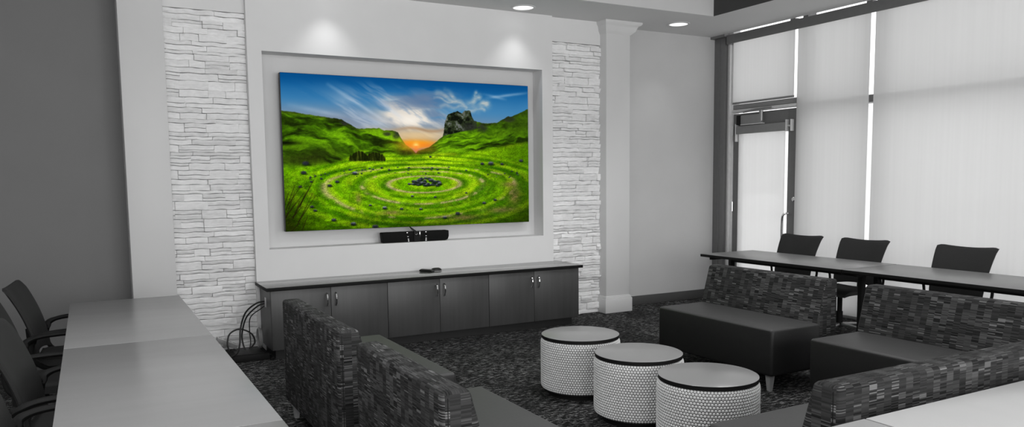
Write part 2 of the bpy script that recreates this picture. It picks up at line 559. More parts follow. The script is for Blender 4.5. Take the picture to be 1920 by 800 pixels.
# ------------------------------------------------------------------ window wall
WY_END = -1.2
mull = [7.62, 6.40, 5.43, 3.35, 1.25, -0.85]
w = thing('window_1', 'tall glazed window wall behind the woven blinds', 'window', (GX, 0, 0)); w['kind'] = 'structure'
f = MB()
f.box(-0.07, 0.07, WY_END, 6.44, 0.0, 0.10)
f.box(-0.07, 0.07, WY_END, 7.62, 3.58, 3.68)
f.box(-0.07, 0.07, WY_END, 6.44, 2.395, 2.475)
for y in mull[1:]:
    f.box(-0.07, 0.07, y - 0.035, y + 0.035, 0.0, 3.62)
f.build('window_frame', M['frame'], w, 0)
g = MB()
ys = mull
for a, b in zip(ys[1:], ys[2:]):
    g.box(-0.004, 0.004, b + 0.03, a - 0.03, 0.09, 2.40)
    g.box(-0.004, 0.004, b + 0.03, a - 0.03, 2.47, 3.60)
g.box(-0.004, 0.004, 6.43, 7.56, 2.47, 3.60)
g.build('glass', M['glass'], w, 0)
structure('wall_window_end', MB().box(7.45, 7.62, YN, WY_END, 0, 3.7), M['wall_light'], 'short wall beside the far end of the glazing', 'wall', 0)
# corner post and pale jamb
structure('trim_1', MB().box(7.335, 7.60, 7.575, WALLY, 0, 3.68, 0.004).box(7.262, 7.336, 7.52, WALLY, 3.40, 3.68).box(7.327, 7.338, 7.66, 7.675, 0, 3.43), M['frame'], 'dark metal post in the corner between the grey wall and the door', 'post')

# glazed door
DX = 7.40
d = thing('door_1', 'glazed metal exit door beside the corner post', 'door', (DX, 0, 0)); d['kind'] = 'structure'
j = MB()
j.box(-0.02, 0.10, 7.475, 7.575, 0, 3.60, 0.003)
j.box(-0.045, -0.015, 7.50, 7.53, 0, 3.40, 0.003)
j.build('door_jamb', M['frame_light'], d)
h = MB()
h.box(-0.01, 0.12, 6.395, 7.475, 2.475, 2.535, 0.003)
h.build('transom_bar', M['frame_mid'], d)
h = MB()
h.box(-0.03, 0.10, 6.395, 7.475, 2.43, 2.470, 0.012)
h.build('door_head', M['frame_light'], d)
lf = MB()
lf.box(0.0, 0.05, 7.345, 7.47, 0.01, 2.415, 0.004)
lf.box(0.0, 0.05, 6.41, 6.575, 0.01, 2.415, 0.004)
lf.box(0.0, 0.05, 6.57, 7.35, 2.17, 2.415, 0.004)
lf.box(0.0, 0.05, 6.57, 7.35, 0.01, 0.28, 0.004)
lf.build('door_leaf', M['frame'], d)
MB().box(0.021, 0.029, 6.56, 7.36, 0.27, 2.18).build('door_glass', M['glass'], d, 0)
cl = MB()
cl.box(-0.055, 0.0, 6.97, 7.30, 2.275, 2.385, 0.006)
clo = cl.build('door_closer', M['frame_mid'], d)
MB().box(-0.058, 0.0, 7.30, 7.37, 2.27, 2.39, 0.005).build('end_cap', M['black_matt'], clo)
MB().box(-0.058, -0.002, 6.94, 7.30, 2.262, 2.275, 0.003).build('bottom_trim', M['white_plastic'], clo)
MB().tube([(-0.045, 7.26, 2.425), (-0.07, 7.02, 2.445), (-0.05, 6.80, 2.45)], 0.012, 8).tube([(-0.03, 6.98, 2.30), (-0.03, 6.98, 2.43)], [0.022, 0.026], 10).build('closer_arm', M['steel'], clo)
pl = MB()
pts = spline([(0.0, 6.52, 1.16), (-0.05, 6.535, 1.168), (-0.075, 6.565, 1.14), (-0.078, 6.575, 1.05), (-0.078, 6.575, 0.85), (-0.075, 6.565, 0.76), (-0.05, 6.535, 0.732), (0.0, 6.52, 0.74)], 6)
pl.tube(pts, 0.013, 10).build('door_handle', M['chrome'], d)
lk = MB(); lk.lathe([(0, 0), (0.028, 0), (0.028, 0.012), (0.02, 0.018), (0, 0.018)], 20)
lk.bm.transform(Matrix.Rotation(-PI / 2, 4, 'Y'))
lk.build('lock', M['chrome'], d, loc=(0.0, 6.47, 1.335))
for z in (0.25, 1.225, 2.2):
    MB().tube([(-0.012, 7.468, z - 0.06), (-0.012, 7.468, z + 0.06)], 0.012, 10).build('hinge', M['chrome'], d)

# blinds
def blind(y0, y1, z0, z1, label, x=7.36, mat='blind'):
    t = thing('roller_blind', label, 'blind', (x, (y0 + y1) / 2, z0), 0, 'woven roller blinds')
    hw = (y1 - y0) / 2
    MB().box(-0.0012, 0.0012, -hw, hw, 0.012, z1 - z0).build('cloth', M[mat], t, 0)
    MB().box(-0.008, 0.008, -hw, hw, 0, 0.026, 0.004).build('bottom_bar', M['frame_mid'], t)
    MB().tube([(0, -hw, z1 - z0 - 0.03), (0, hw, z1 - z0 - 0.03)], 0.024, 12).build('roller', M['frame_mid'], t)
    return t
ZT = 3.385
blind(6.468, 7.452, 2.535, ZT, 'short pale woven blind above the glazed door')
blind(5.468, 6.425, 0.03, ZT, 'narrow full height pale woven blind just past the glazed door')
blind(3.38, 5.412, 0.03, ZT, 'wide full height pale woven blind behind the third office chair')
blind(1.28, 3.335, 0.03, ZT, 'wide full height woven blind beyond the frame edge, after the one behind the third chair')
fa = thing('blind_fascia', 'long grey blind fascia along the top of the windows', 'fascia', (7.295, 0, 0))
MB().box(-0.012, 0.0, 1.2, 7.50, 3.30, 3.412, 0.002).box(0, 0.10, 7.485, 7.50, 3.30, 3.412).build('cover', M['frame'], fa)
for y in (6.447, 5.44, 3.36, 1.26):
    MB().box(-0.006, 0.09, y - 0.035, y + 0.035, 3.396, 3.432).build('bracket', M['frame'], fa)
# door blind with its cassette
db = thing('door_blind', 'slim blind with grey cassette fixed on the glazed door', 'blind', (7.375, 6.98, 0.3))
MB().box(-0.001, 0.001, -0.385, 0.375, 0.0, 1.87).build('cloth', M['door_blind'], db, 0)
MB().box(-0.028, 0.022, -0.40, 0.40, 1.855, 1.955, 0.006).build('cassette', M['frame_mid'], db)
MB().box(-0.03, 0.024, -0.418, -0.402, 1.845, 1.985, 0.003).box(-0.03, 0.024, -0.49, -0.475, 1.845, 1.985, 0.003).box(-0.01, 0.004, -0.476, -0.415, 1.90, 1.92).build('end_bracket', M['white_plastic'], db)
MB().box(-0.03, 0.024, 0.402, 0.416, 1.76, 1.985, 0.003).build('end_bracket', M['white_plastic'], db)
MB().box(-0.006, 0.006, -0.36, 0.375, -0.012, 0.012, 0.003).build('bottom_bar', M['frame_mid'], db)

# outside
structure('ground', MB().box(-40, 60, -40, YN - 0.21, -0.3, -0.12).box(7.62, 60, YN - 0.21, 50, -0.3, -0.12), M['pave'], 'pale paving outside the windows', 'ground', 0)
b = MB().box(26, 34, 22, 40, -0.12, 5.0)
for k in range(5):
    b.box(25.95, 26.0, 23.5 + k * 3.2, 25.7 + k * 3.2, 0.9, 3.4, mi=1)
structure('exterior_building', b, [M['facade'], M['facade_dark']], 'low pale building seen faintly through the blinds', 'building', 0)

# ------------------------------------------------------------------ downlights
dl = thing('downlight', 'round white recessed ceiling downlight above the screen niche', 'ceiling light', (4.175, 7.305, CEIL), 0, 'recessed downlights')
MB().lathe([(0.110, 0.0), (0.134, 0.0), (0.134, -0.006), (0.126, -0.010), (0.110, -0.008), (0.110, 0.0)], 40).build('trim_ring', M['white_plastic'], dl)
MB().lathe([(0, -0.003), (0.110, -0.003), (0.110, 0.004), (0, 0.004)], 40).build('lens', M['lamp'], dl)
def spot(loc, e, ang, blend=0.5, size=0.06):
    L = bpy.data.lights.new('lamp', 'SPOT')
    L.energy = e; L.spot_size = R(ang); L.spot_blend = blend; L.shadow_soft_size = size
    o = bpy.data.objects.new('lamp', L); o.location = loc
    col.objects.link(o)
    return o
copy_thing(dl, 'round white recessed ceiling downlight beside the column and the dark tray corner', (6.285, 7.27, CEIL))
copy_thing(dl, 'round recessed ceiling downlight above the end of the screen niche near the stone cladding', (2.10, 7.305, CEIL))
for x, y in ((2.10, 7.305), (4.175, 7.305), (6.285, 7.27)):
    spot((x, y, CEIL - 0.03), 13, 92, 1.0)
# unseen fill lights without fixtures, added to brighten the room
def lamp(loc, e, size=0.22):
    L = bpy.data.lights.new('room_fill', 'POINT')
    L.energy = e; L.shadow_soft_size = size
    o = bpy.data.objects.new('room_fill', L); o.location = loc
    col.objects.link(o)
for loc, e in (((-0.9, 1.0, 3.2), 34), ((-0.9, 4.0, 3.2), 24), ((1.6, 0.7, 3.2), 34), ((1.8, 3.8, 3.2), 30), ((4.6, 3.0, 3.2), 24)):
    lamp(loc, e)

for x, y in ((-0.6, 3.6), (3.5, 4.7), (0.2, 1.6), (5.4, 4.8)):  # added downward fill spots, no fixtures, to lift the lower surfaces
    spot((x, y, CEIL + 0.45), 120, 125, 0.6, 0.15)
# front fill: unseen area light added outside the window behind the camera
L = bpy.data.lights.new('front_fill', 'AREA')
L.shape = 'RECTANGLE'; L.size = 8.1; L.size_y = 2.2; L.energy = 330
o = bpy.data.objects.new('front_fill', L); o.location = (2.3, YN - 0.28, 1.5)
o.rotation_euler = (R(90), 0, 0)
col.objects.link(o)

# ------------------------------------------------------------------ the screen
def paint_picture(W, H):
    """landscape on the screen: hills, sunset sky and grass rings; rows from the top, values in sRGB 0..1"""
    rs = np.random.RandomState(5)
    u = np.linspace(0, 1.783, W)[None, :].repeat(H, 0)
    v = np.linspace(0, 1, H)[:, None].repeat(W, 1)
    def vn(x, y, seed):
        xi, yi = np.floor(x).astype(int), np.floor(y).astype(int)
        fx, fy = x - xi, y - yi
        fx = fx * fx * (3 - 2 * fx); fy = fy * fy * (3 - 2 * fy)
        def h(a, b):
            n = (a * 374761393 + b * 668265263 + seed * 974711) & 0x7fffffff
            n = ((n ^ (n >> 13)) * 1274126177) & 0x7fffffff
            return ((n ^ (n >> 16)) & 0xffff) / 65535.0
        return (h(xi, yi) * (1 - fx) + h(xi + 1, yi) * fx) * (1 - fy) + (h(xi, yi + 1) * (1 - fx) + h(xi + 1, yi + 1) * fx) * fy
    def fbm(x, y, seed, o=4):
        s = 0; a = 0.5; t = 0
        for k in range(o):
            s = s + a * vn(x * 2 ** k, y * 2 ** k, seed + k); t += a; a *= 0.55
        return s / t
    def ss(a, b, x):
        t = np.clip((x - a) / (b - a), 0, 1); return t * t * (3 - 2 * t)
    def mix(a, b, t):
        return a * (1 - t[..., None]) + np.asarray(b) * t[..., None]
    C = lambda *c: np.array(c) / 255.0
    su, sv = 0.896, 0.446
    # ---- sky
    img = np.zeros((H, W, 3)) + C(10, 88, 150)
    edge = np.abs(u - 0.88)
    img = mix(img, C(66, 130, 178), ss(0.02, 0.24, v + 0.04 * fbm(u * 3, v * 3, 3)))
    img = mix(img, C(4, 66, 122), ss(0.10, -0.02, v) * 0.6)
    # grey-lilac haze low over the hills
    img = mix(img, C(142, 146, 160), ss(0.14, 0.30, v - 0.05 * (u > 0.9)) * 0.85)
    # streaming cloud, running down to the right on the left half, banking up on the right half
    du, dv = u - su, v - sv
    rad = np.hypot(du, dv)
    wx = 0.10 * (fbm(u * 3, v * 4, 11, 3) - 0.5)
    pa, pb = u * 0.87 + v * 0.50, -u * 0.42 + v * 0.91
    st = fbm((pa + wx) * 3.0, (pb + wx) * 20, 21, 5)
    st2 = fbm(u * 4.2 + 2, v * 22 - u * 2.5 + wx * 20, 22, 5)
    env = np.exp(-((u - 0.72 - (v - 0.2) * 0.5) / 0.34) ** 2) * ss(0.00, 0.12, v)
    img = mix(img, C(120, 150, 182), ss(0.38, 0.62, st) * env * 0.8)
    img = mix(img, C(196, 204, 214), ss(0.50, 0.72, st) * env * ss(0.08, 0.2, v) * 0.85)
    env2 = np.exp(-((u - 1.02) / 0.20) ** 2) * ss(0.02, 0.12, v) * ss(0.36, 0.25, v)
    img = mix(img, C(112, 134, 162), ss(0.34, 0.6, st2) * env2 * 0.8)
    core = np.exp(-((u - 0.87) / 0.21) ** 2 - ((v - 0.27) / 0.085) ** 2)
    core2 = np.exp(-((u - 0.79 - (v - 0.2) * 0.9) / 0.11) ** 2 - ((v - 0.215) / 0.075) ** 2)
    img = mix(img, C(232, 222, 208), np.clip((core * 1.0 + core2 * 0.9) * (0.05 + 1.35 * ss(0.28, 0.72, fbm((pa + wx) * 5, (pb + wx) * 17, 33, 5))), 0, 0.96))
    img = mix(img, C(252, 246, 236), np.clip(np.exp(-((u - 0.85) / 0.10) ** 2 - ((v - 0.275) / 0.04) ** 2) * (0.2 + fbm(pa * 7, pb * 20, 35)), 0, 0.9))
    dk = ss(0.46, 0.66, fbm(u * 3 + v * 4, v * 18, 77)) * np.exp(-((u - 0.92) / 0.24) ** 2 - ((v - 0.15) / 0.06) ** 2)
    img = mix(img, C(92, 116, 150), dk * 0.75)
    # single thin streaks left
    for (a0, b0, a1, b1, wd, al) in ((0.30, 0.06, 0.72, 0.31, 0.012, 0.55), (0.05, 0.20, 0.40, 0.26, 0.016, 0.35), (0.45, 0.22, 0.72, 0.33, 0.02, 0.4), (0.62, 0.14, 0.80, 0.26, 0.016, 0.6), (1.44, 0.10, 1.78, 0.05, 0.010, 0.5), (1.42, 0.075, 1.60, 0.105, 0.010, 0.35)):
        tt = np.clip(((u - a0) * (a1 - a0) + (v - b0) * (b1 - b0)) / ((a1 - a0) ** 2 + (b1 - b0) ** 2), 0, 1)
        dd = np.hypot(u - a0 - tt * (a1 - a0), v - b0 - tt * (b1 - b0))
        img = mix(img, C(206, 216, 228), np.exp(-(dd / wd) ** 2) * al * 0.8 * (0.3 + 0.7 * np.sin(tt * PI)) * (0.5 + fbm(u * 9, v * 20, 8)))
    # feathery clump over the crag
    fe = np.zeros((H, W))
    for (a0, b0, a1, b1, wd) in ((1.06, 0.08, 1.26, 0.16, 0.020), (1.04, 0.115, 1.24, 0.15, 0.010), (1.09, 0.17, 1.27, 0.17, 0.016), (1.12, 0.06, 1.28, 0.18, 0.018), (1.26, 0.17, 1.38, 0.10, 0.024), (1.29, 0.18, 1.44, 0.15, 0.030), (1.22, 0.185, 1.42, 0.185, 0.016), (1.33, 0.15, 1.36, 0.07, 0.014)):
        tt = np.clip(((u - a0) * (a1 - a0) + (v - b0) * (b1 - b0)) / ((a1 - a0) ** 2 + (b1 - b0) ** 2), 0, 1)
        dd = np.hypot(u - a0 - tt * (a1 - a0), v - b0 - tt * (b1 - b0) + 0.01 * np.sin(tt * 9))
        fe = np.maximum(fe, np.exp(-(dd / wd) ** 2) * (0.35 + 0.65 * tt))
    img = mix(img, C(226, 214, 196), np.clip(fe * (0.05 + 1.1 * fbm(u * 16, v * 30, 41, 5)), 0, 0.85))
    # sunset
    img = mix(img, C(238, 200, 140), np.exp(-((v - 0.375) / 0.045) ** 2) * np.exp(-(du / 0.34) ** 2) * 0.8)
    img = mix(img, C(168, 130, 92), np.exp(-((v - 0.335 - 0.01 * np.sin(u * 20)) / 0.012) ** 2) * np.exp(-((u - 0.95) / 0.22) ** 2) * 0.7)
    img = mix(img, C(252, 156, 22), np.exp(-((v - 0.428) / 0.026) ** 2) * np.exp(-(du / 0.20) ** 2) * 0.95)
    img = mix(img, C(238, 104, 30), np.exp(-((v - 0.445) / 0.016) ** 2) * np.exp(-(du / 0.15) ** 2) * 0.8)
    img = mix(img, C(150, 110, 130), ss(0.458, 0.470, v) * ss(0.20, 0.1, np.abs(du)))
    # ---- ground
    Lx, Ly = zip(*[(0, .236), (.076, .242), (.162, .255), (.257, .266), (.382, .28), (.438, .312), (.48, .336), (.523, .338), (.56, .334), (.641, .332), (.67, .346), (.73, .344), (.768, .358), (.793, .401), (.819, .436), (.876, .478), (.9, .5), (1.8, .5)])
    Rx, Ry = zip(*[(0, .5), (.89, .5), (.91, .478), (.99, .456), (1.054, .411), (1.095, .381), (1.104, .352), (1.114, .278), (1.139, .225), (1.213, .2), (1.245, .215), (1.271, .195), (1.312, .194), (1.324, .234), (1.341, .264), (1.37, .27), (1.421, .281), (1.524, .274), (1.612, .226), (1.647, .225), (1.783, .166)])
    jag = 0.006 * (fbm(u * 60, u * 0, 15, 3) - 0.5)
    skyl = np.minimum(np.interp(u, Lx, Ly), np.interp(u, Rx, Ry)) + jag
    gr = ss(-0.002, 0.003, v - skyl)
    n1 = fbm(u * 9, v * 22, 51, 5); n2 = fbm(u * 45, v * 80, 52, 3); n3 = fbm(u * 3.5, v * 7, 53, 3)
    n4 = rs.rand(H, W)
    left = u < 0.9
    dark, mid, bri = C(22, 34, 6), C(62, 104, 8), C(120, 178, 14)
    g = np.zeros((H, W, 3)) + mid
    # hill shading: folds that run down the slopes, sunlit edges and dark hollows
    wl = 0.5 * (fbm(u * 5, v * 8, 64, 4) - 0.5)
    fold = fbm((u + v * 0.6 + wl * 0.3) * 5, (v - u * 0.16 + wl * 0.25) * 26, 61, 5)
    foldr = fbm((u - v * 0.6 + wl * 0.3) * 5, (v + u * 0.22 + wl * 0.25) * 28, 62, 5)
    fl = np.where(left, fold, foldr)
    lit = np.where(left, ss(0.0, 0.7, u) * 0.5 + 0.55, ss(1.75, 1.1, u) * 0.55 + 0.45)
    g = mix(g, dark, ss(0.52, 0.30, fl) * 0.9)
    g = mix(g, bri, ss(0.48, 0.66, fl) * 0.95 * lit)
    g = mix(g, C(40, 46, 16), ss(0.030, 0.0, v - skyl) * 0.7 * np.clip(n1 * 1.6, 0, 1))
    # dark foot of the left hill and shaded right flank
    g = mix(g, C(36, 50, 10), np.exp(-((u - 0.22) / 0.26) ** 2) * np.exp(-((v - 0.505) / 0.045) ** 2) * np.clip(1.7 * n1 - 0.15, 0, 0.9))
    g = mix(g, C(10, 14, 5), np.exp(-((u - 0.02) / 0.10) ** 2) * np.exp(-((v - 0.438) / 0.014) ** 2) * 0.95)
    g = mix(g, C(40, 60, 12), ss(1.25, 1.70, u) * ss(0.44, 0.26, v) * (0.35 + 0.8 * n1))
    # light spill near the saddle
    g = mix(g, C(150, 150, 20), np.exp(-((u - 0.84) / 0.11) ** 2 - ((v - 0.44) / 0.05) ** 2) * 0.7)
    # crag
    crag = (u > 1.085) & (u < 1.36) & (v < 0.375 - (u - 1.10) * 0.22)
    cr = fbm(u * 34, v * 40, 71, 4)
    ccol = mix(mix(np.zeros((H, W, 3)) + C(44, 54, 32), C(16, 20, 14), ss(0.52, 0.38, cr)), C(120, 124, 122), ss(0.56, 0.74, cr) * ss(1.36, 1.22, u) * 0.85)
    g = np.where(crag[..., None], ccol, g)
    for (cu, cv, ru, rv) in ((1.40, 0.315, 0.05, 0.03), (1.62, 0.245, 0.05, 0.022), (1.30, 0.31, 0.05, 0.03), (0.755, 0.375, 0.028, 0.026), (0.40, 0.305, 0.03, 0.016), (0.69, 0.37, 0.03, 0.014)):
        e = np.exp(-(((u - cu) / ru) ** 2 + ((v - cv) / rv) ** 2) ** 2)
        g = mix(g, C(50, 54, 46) * 0.8, e * (0.3 + n2))
    # meadow
    mtop = np.interp(u, (0, .3, .42, .7, .86, .97, 1.1, 1.4, 1.783), (.60, .57, .52, .50, .50, .50, .49, .47, .40))
    me = ss(-0.01, 0.02, v - mtop + 0.02 * (n1 - 0.5))
    mead = mix(np.zeros((H, W, 3)) + C(104, 164, 4), C(158, 206, 14), ss(0.75, 0.50, v) * ss(0.9, 0.2, np.abs(u - 0.95)))
    mead = mix(mead, C(58, 108, 4), ss(0.52, 0.34, n3) * 0.75)
    mead = mix(mead, C(150, 168, 20), ss(0.55, 0.75, fbm(u * 7, v * 14, 63, 4)) * 0.55)
    mead = mix(mead, C(44, 80, 4), ss(0.50, 0.30, n1) * ss(0.45, 0.9, v) * 0.5)
    mead = mix(mead, C(52, 84, 6), ss(1.30, 1.75, u) * 0.6)
    ell = np.sqrt(((u - 0.957) / 1.0) ** 2 + ((v - 0.70) / np.where(v < 0.70, 0.21, 0.335)) ** 2) + 0.05 * (fbm(u * 5, v * 9, 83, 3) - 0.5)
    bandv = 0.5 + 0.5 * np.sin(ell * 2 * PI / 0.145 + 0.6)
    mead = mix(mead, C(48, 98, 2), ss(0.55, 0.95, bandv) * 0.55 * ss(0.15, 0.3, ell) * ss(1.2, 0.8, ell))
    mead = mix(mead, C(172, 206, 24), ss(0.45, 0.05, bandv) * 0.45 * ss(1.2, 0.6, ell))
    # rings of path round the stone pile
    cu, cv = 0.957, 0.708
    wob = 1 + 0.05 * (fbm(u * 6, v * 8, 81, 3) - 0.5)
    def ring(rx, ryt, ryb, wd):
        ry = np.where(v < cv, ryt, ryb)
        rr = np.sqrt(((u - cu) / rx) ** 2 + ((v - cv) / ry) ** 2) * wob
        return np.exp(-((rr - 1) / wd) ** 2)
    path = C(178, 162, 118)
    for (rx, ryt, ryb, wd, al, sd) in ((0.268, 0.055, 0.060, 0.085, 0.95, 1), (0.448, 0.088, 0.138, 0.050, 0.85, 2), (0.70, 0.115, 0.235, 0.035, 0.75, 3)):
        patch = ss(0.40, 0.56, fbm(u * 10, v * 16, 90 + sd, 3)) if sd > 1 else 1.0
        if sd == 2: patch = np.maximum(patch, 0.25)
        mead = mix(mead, path, ring(rx, ryt, ryb, wd) * al * patch)
        mead = mix(mead, C(34, 82, 4), ring(rx * 1.16, ryt * 1.2, ryb * 1.22, wd * 1.3) * 0.65 * ss(0.38, 0.6, n1 + 0.05))
        mead = mix(mead, C(150, 200, 16), ring(rx * 1.30, ryt * 1.35, ryb * 1.36, wd * 1.2) * 0.45)
    for (pu, pv, ru, rv) in ((1.66, 0.80, 0.05, 0.07), (1.55, 0.905, 0.13, 0.022), (0.70, 0.90, 0.08, 0.018), (0.48, 0.80, 0.02, 0.03), (1.62, 0.72, 0.06, 0.02), (1.25, 0.95, 0.12, 0.02)):
        mead = mix(mead, C(122, 104, 66), np.exp(-((u - pu) / ru) ** 2 - ((v - pv) / rv) ** 2) * (0.3 + 0.8 * n2))
    g = mix(g, mead, me) if False else g * (1 - me[..., None]) + mead * me[..., None]
    # reeds and dark bushes
    rc = fbm(u * 110 + v * 12, v * 10, 44, 3)
    rq = np.maximum(1 - ((u - 0.495) / 0.072) ** 2 - ((v - 0.545) / 0.062) ** 2, 1 - ((u - 0.605) / 0.078) ** 2 - ((v - 0.545) / 0.056) ** 2)
    reed = ss(0.0, 0.22, rq + 0.5 * (rc - 0.55)) * ss(0.558, 0.546, v + 0.006 * (rc - 0.5))
    g = mix(g, 0, reed) + mix(np.zeros((H, W, 3)) + C(24, 32, 6), C(62, 74, 16), ss(0.45, 0.85, fbm(u * 170, v * 14, 46, 2))) * reed[..., None]
    bush = np.exp(-(((u - 0.13) / 0.16) ** 2 + ((v - 0.545) / 0.035) ** 2) ** 2)
    g = mix(g, C(40, 50, 12), bush * (0.5 + 0.5 * rc))
    sb = np.exp(-(((u - 0.83) / 0.07) ** 2 + ((v - 0.497) / 0.018) ** 2) ** 2)
    g = mix(g, C(44, 48, 12), sb * 0.9 * (0.5 + 0.5 * rc))
    sb = np.exp(-(((u - 0.99) / 0.07) ** 2 + ((v - 0.478) / 0.016) ** 2) ** 2)
    g = mix(g, C(70, 74, 14), sb * 0.7)
    # scattered stones with a pale top
    def stone(cu_, cv_, r, k=1.0):
        nonlocal g
        r = r * 0.78
        q = ((u - cu_) / r) ** 2 + ((v - cv_) / (r * 0.55)) ** 2
        e = np.exp(-(q) ** 3)
        tone = mix(np.zeros((H, W, 3)) + C(34, 40, 48), C(160, 168, 180) * k, ss(0.5, -0.8, (v - cv_) / (r * 0.55)) * 0.85)
        sh = np.exp(-(((u - cu_ - r * 0.2) / (r * 1.3)) ** 2 + ((v - cv_ - r * 0.5) / (r * 0.35)) ** 2) ** 2)
        g = mix(g, C(16, 34, 4), sh * 0.8)
        g = g * (1 - e[..., None]) + tone * e[..., None]
    for (a, b_, r_, k) in ((0.66, 0.865, 0.022, 1.1), (0.44, 0.965, 0.026, .8), (0.31, 0.935, 0.022, .6), (0.59, 0.99, 0.03, .6), (0.78, 0.875, 0.017, .5), (0.56, 0.845, 0.014, .8), (0.17, 0.845, 0.018, .6), (0.19, 0.87, 0.016, .7), (0.29, 0.71, 0.02, .4), (0.34, 0.685, 0.018, .5), (0.125, 0.625, 0.024, .4), (0.10, 0.715, 0.016, .5), (1.41, 0.85, 0.02, .6), (1.50, 0.83, 0.018, .5), (1.20, 0.92, 0.024, .5), (1.10, 0.945, 0.02, .9), (0.46, 0.63, 0.024, 1.0), (1.47, 0.565, 0.03, .7), (1.40, 0.568, 0.02, .5), (1.72, 0.545, 0.022, .5), (1.56, 0.57, 0.018, .4), (0.14, 0.565, 0.03, .3), (1.00, 0.52, 0.012, .4), (0.86, 0.79, 0.014, .9), (1.03, 0.80, 0.014, .5), (1.27, 0.775, 0.012, .5), (0.92, 0.88, 0.016, 1.0)):
        stone(a, b_, r_, k)
    for k in range(64):
        t = rs.rand()
        a = 0.15 + 1.55 * t + rs.uniform(-.02, .02)
        b_ = 0.600 + 0.045 * ((a - 0.95) / 0.8) ** 2 + rs.uniform(-0.012, 0.012) + (0.03 if k % 3 == 0 else 0)
        stone(a, b_, rs.uniform(0.004, 0.012), rs.uniform(0.3, 0.8))
    # pile of stones at the middle
    for k in range(70):
        a = rs.normal(0, 0.055); a = max(-0.115, min(0.11, a))
        hgt = 0.036 * max(0.0, 1 - abs(a) / 0.12)
        b_ = rs.uniform(-hgt, 0.022)
        stone(0.955 + a, 0.697 + b_, rs.uniform(0.012, 0.022), rs.uniform(0.3, 1.0))
    # grass texture and dark lower corners of the picture itself
    tex = (n4 - 0.5) * 0.34 + (n2 - 0.5) * (0.75 - 0.45 * me)
    tex = tex * (0.5 + 0.7 * me) * (1 + 0.4 * v)
    g = g * (1 + tex[..., None])
    g = g * (1 - 0.62 * ss(0.30, 0.0, u) * ss(0.62, 0.95, v))[..., None]
    g = g * (1 - 0.35 * ss(1.5, 1.783, u) * ss(0.55, 1.0, v))[..., None]
    g = g * (1 - 0.32 * ss(0.86, 1.02, v))[..., None]
    # bare twigs in the near corner
    for k in range(16):
        a0, b0 = rs.uniform(-0.02, 0.10), rs.uniform(0.78, 1.02)
        L = rs.uniform(0.10, 0.26); th = rs.uniform(0.6, 1.2)
        a1, b1 = a0 + L * math.cos(th) * 0.75, b0 - L * math.sin(th)
        tt = np.clip(((u - a0) * (a1 - a0) + (v - b0) * (b1 - b0)) / ((a1 - a0) ** 2 + (b1 - b0) ** 2), 0, 1)
        dd = np.hypot(u - a0 - tt * (a1 - a0), v - b0 - tt * (b1 - b0))
        g = mix(g, C(28, 22, 10), np.exp(-(dd / 0.0028) ** 2) * 0.9 * (1 - 0.5 * tt))
    img = img * (1 - gr[..., None]) + g * gr[..., None]
    # the sun and its glow
    img = mix(img, C(255, 160, 40), np.exp(-(du / 0.10) ** 2 - (dv / 0.032) ** 2) * 0.75)
    img = mix(img, C(255, 222, 120), np.exp(-(rad / 0.020) ** 2))
    img = mix(img, C(255, 120, 40), np.exp(-(du / 0.022) ** 2) * ss(0.52, 0.45, v) * ss(0.44, 0.452, v) * 0.7)
    return np.clip(img, 0, 1)

TVX0, TVX1, TVZ0, TVZ1, TVY = 1.670, 4.406, 1.1245, 2.652, 7.62
def make_screen():
    W, H = 620, 348
    img = paint_picture(W, H)
    linimg = np.where(img <= 0.04045, img / 12.92, ((img + 0.055) / 1.055) ** 2.4)
    t = thing('wall_display', 'large lit flat display showing green hills at sunset in the niche', 'screen', ((TVX0 + TVX1) / 2, TVY, TVZ0))
    w, h = TVX1 - TVX0, TVZ1 - TVZ0
    MB().box(-w / 2, w / 2, 0.002, 0.07, 0, h, 0.003).box(-w / 2 + 0.25, w / 2 - 0.25, 0.068, NYB - TVY, 0.25, h - 0.25).build('casing', M['black'], t)
    xs = np.linspace(-w / 2 + 0.002, w / 2 - 0.002, W); zs = np.linspace(h - 0.002, 0.002, H)
    X, Z = np.meshgrid(xs, zs)
    co = np.stack([X, np.zeros_like(X), Z], -1).reshape(-1, 3)
    idx = np.arange(W * H).reshape(H, W)
    q = np.stack([idx[1:, :-1], idx[1:, 1:], idx[:-1, 1:], idx[:-1, :-1]], -1).reshape(-1, 4)
    me = bpy.data.meshes.new('picture_panel')
    me.vertices.add(len(co)); me.vertices.foreach_set('co', co.astype(np.float32).ravel())
    me.loops.add(q.size); me.loops.foreach_set('vertex_index', q.astype(np.int32).ravel())
    me.polygons.add(len(q)); me.polygons.foreach_set('loop_start', np.arange(0, q.size, 4, dtype=np.int32))
    me.update(calc_edges=True)
    at = me.color_attributes.new('picture', 'FLOAT_COLOR', 'POINT')
    rgba = np.ones((W * H, 4), np.float32); rgba[:, :3] = linimg.reshape(-1, 3)
    at.data.foreach_set('color', rgba.ravel())
    me.materials.append(M['screen'])
    o = bpy.data.objects.new('picture_panel', me); col.objects.link(o); o.parent = t
    return t
make_screen()

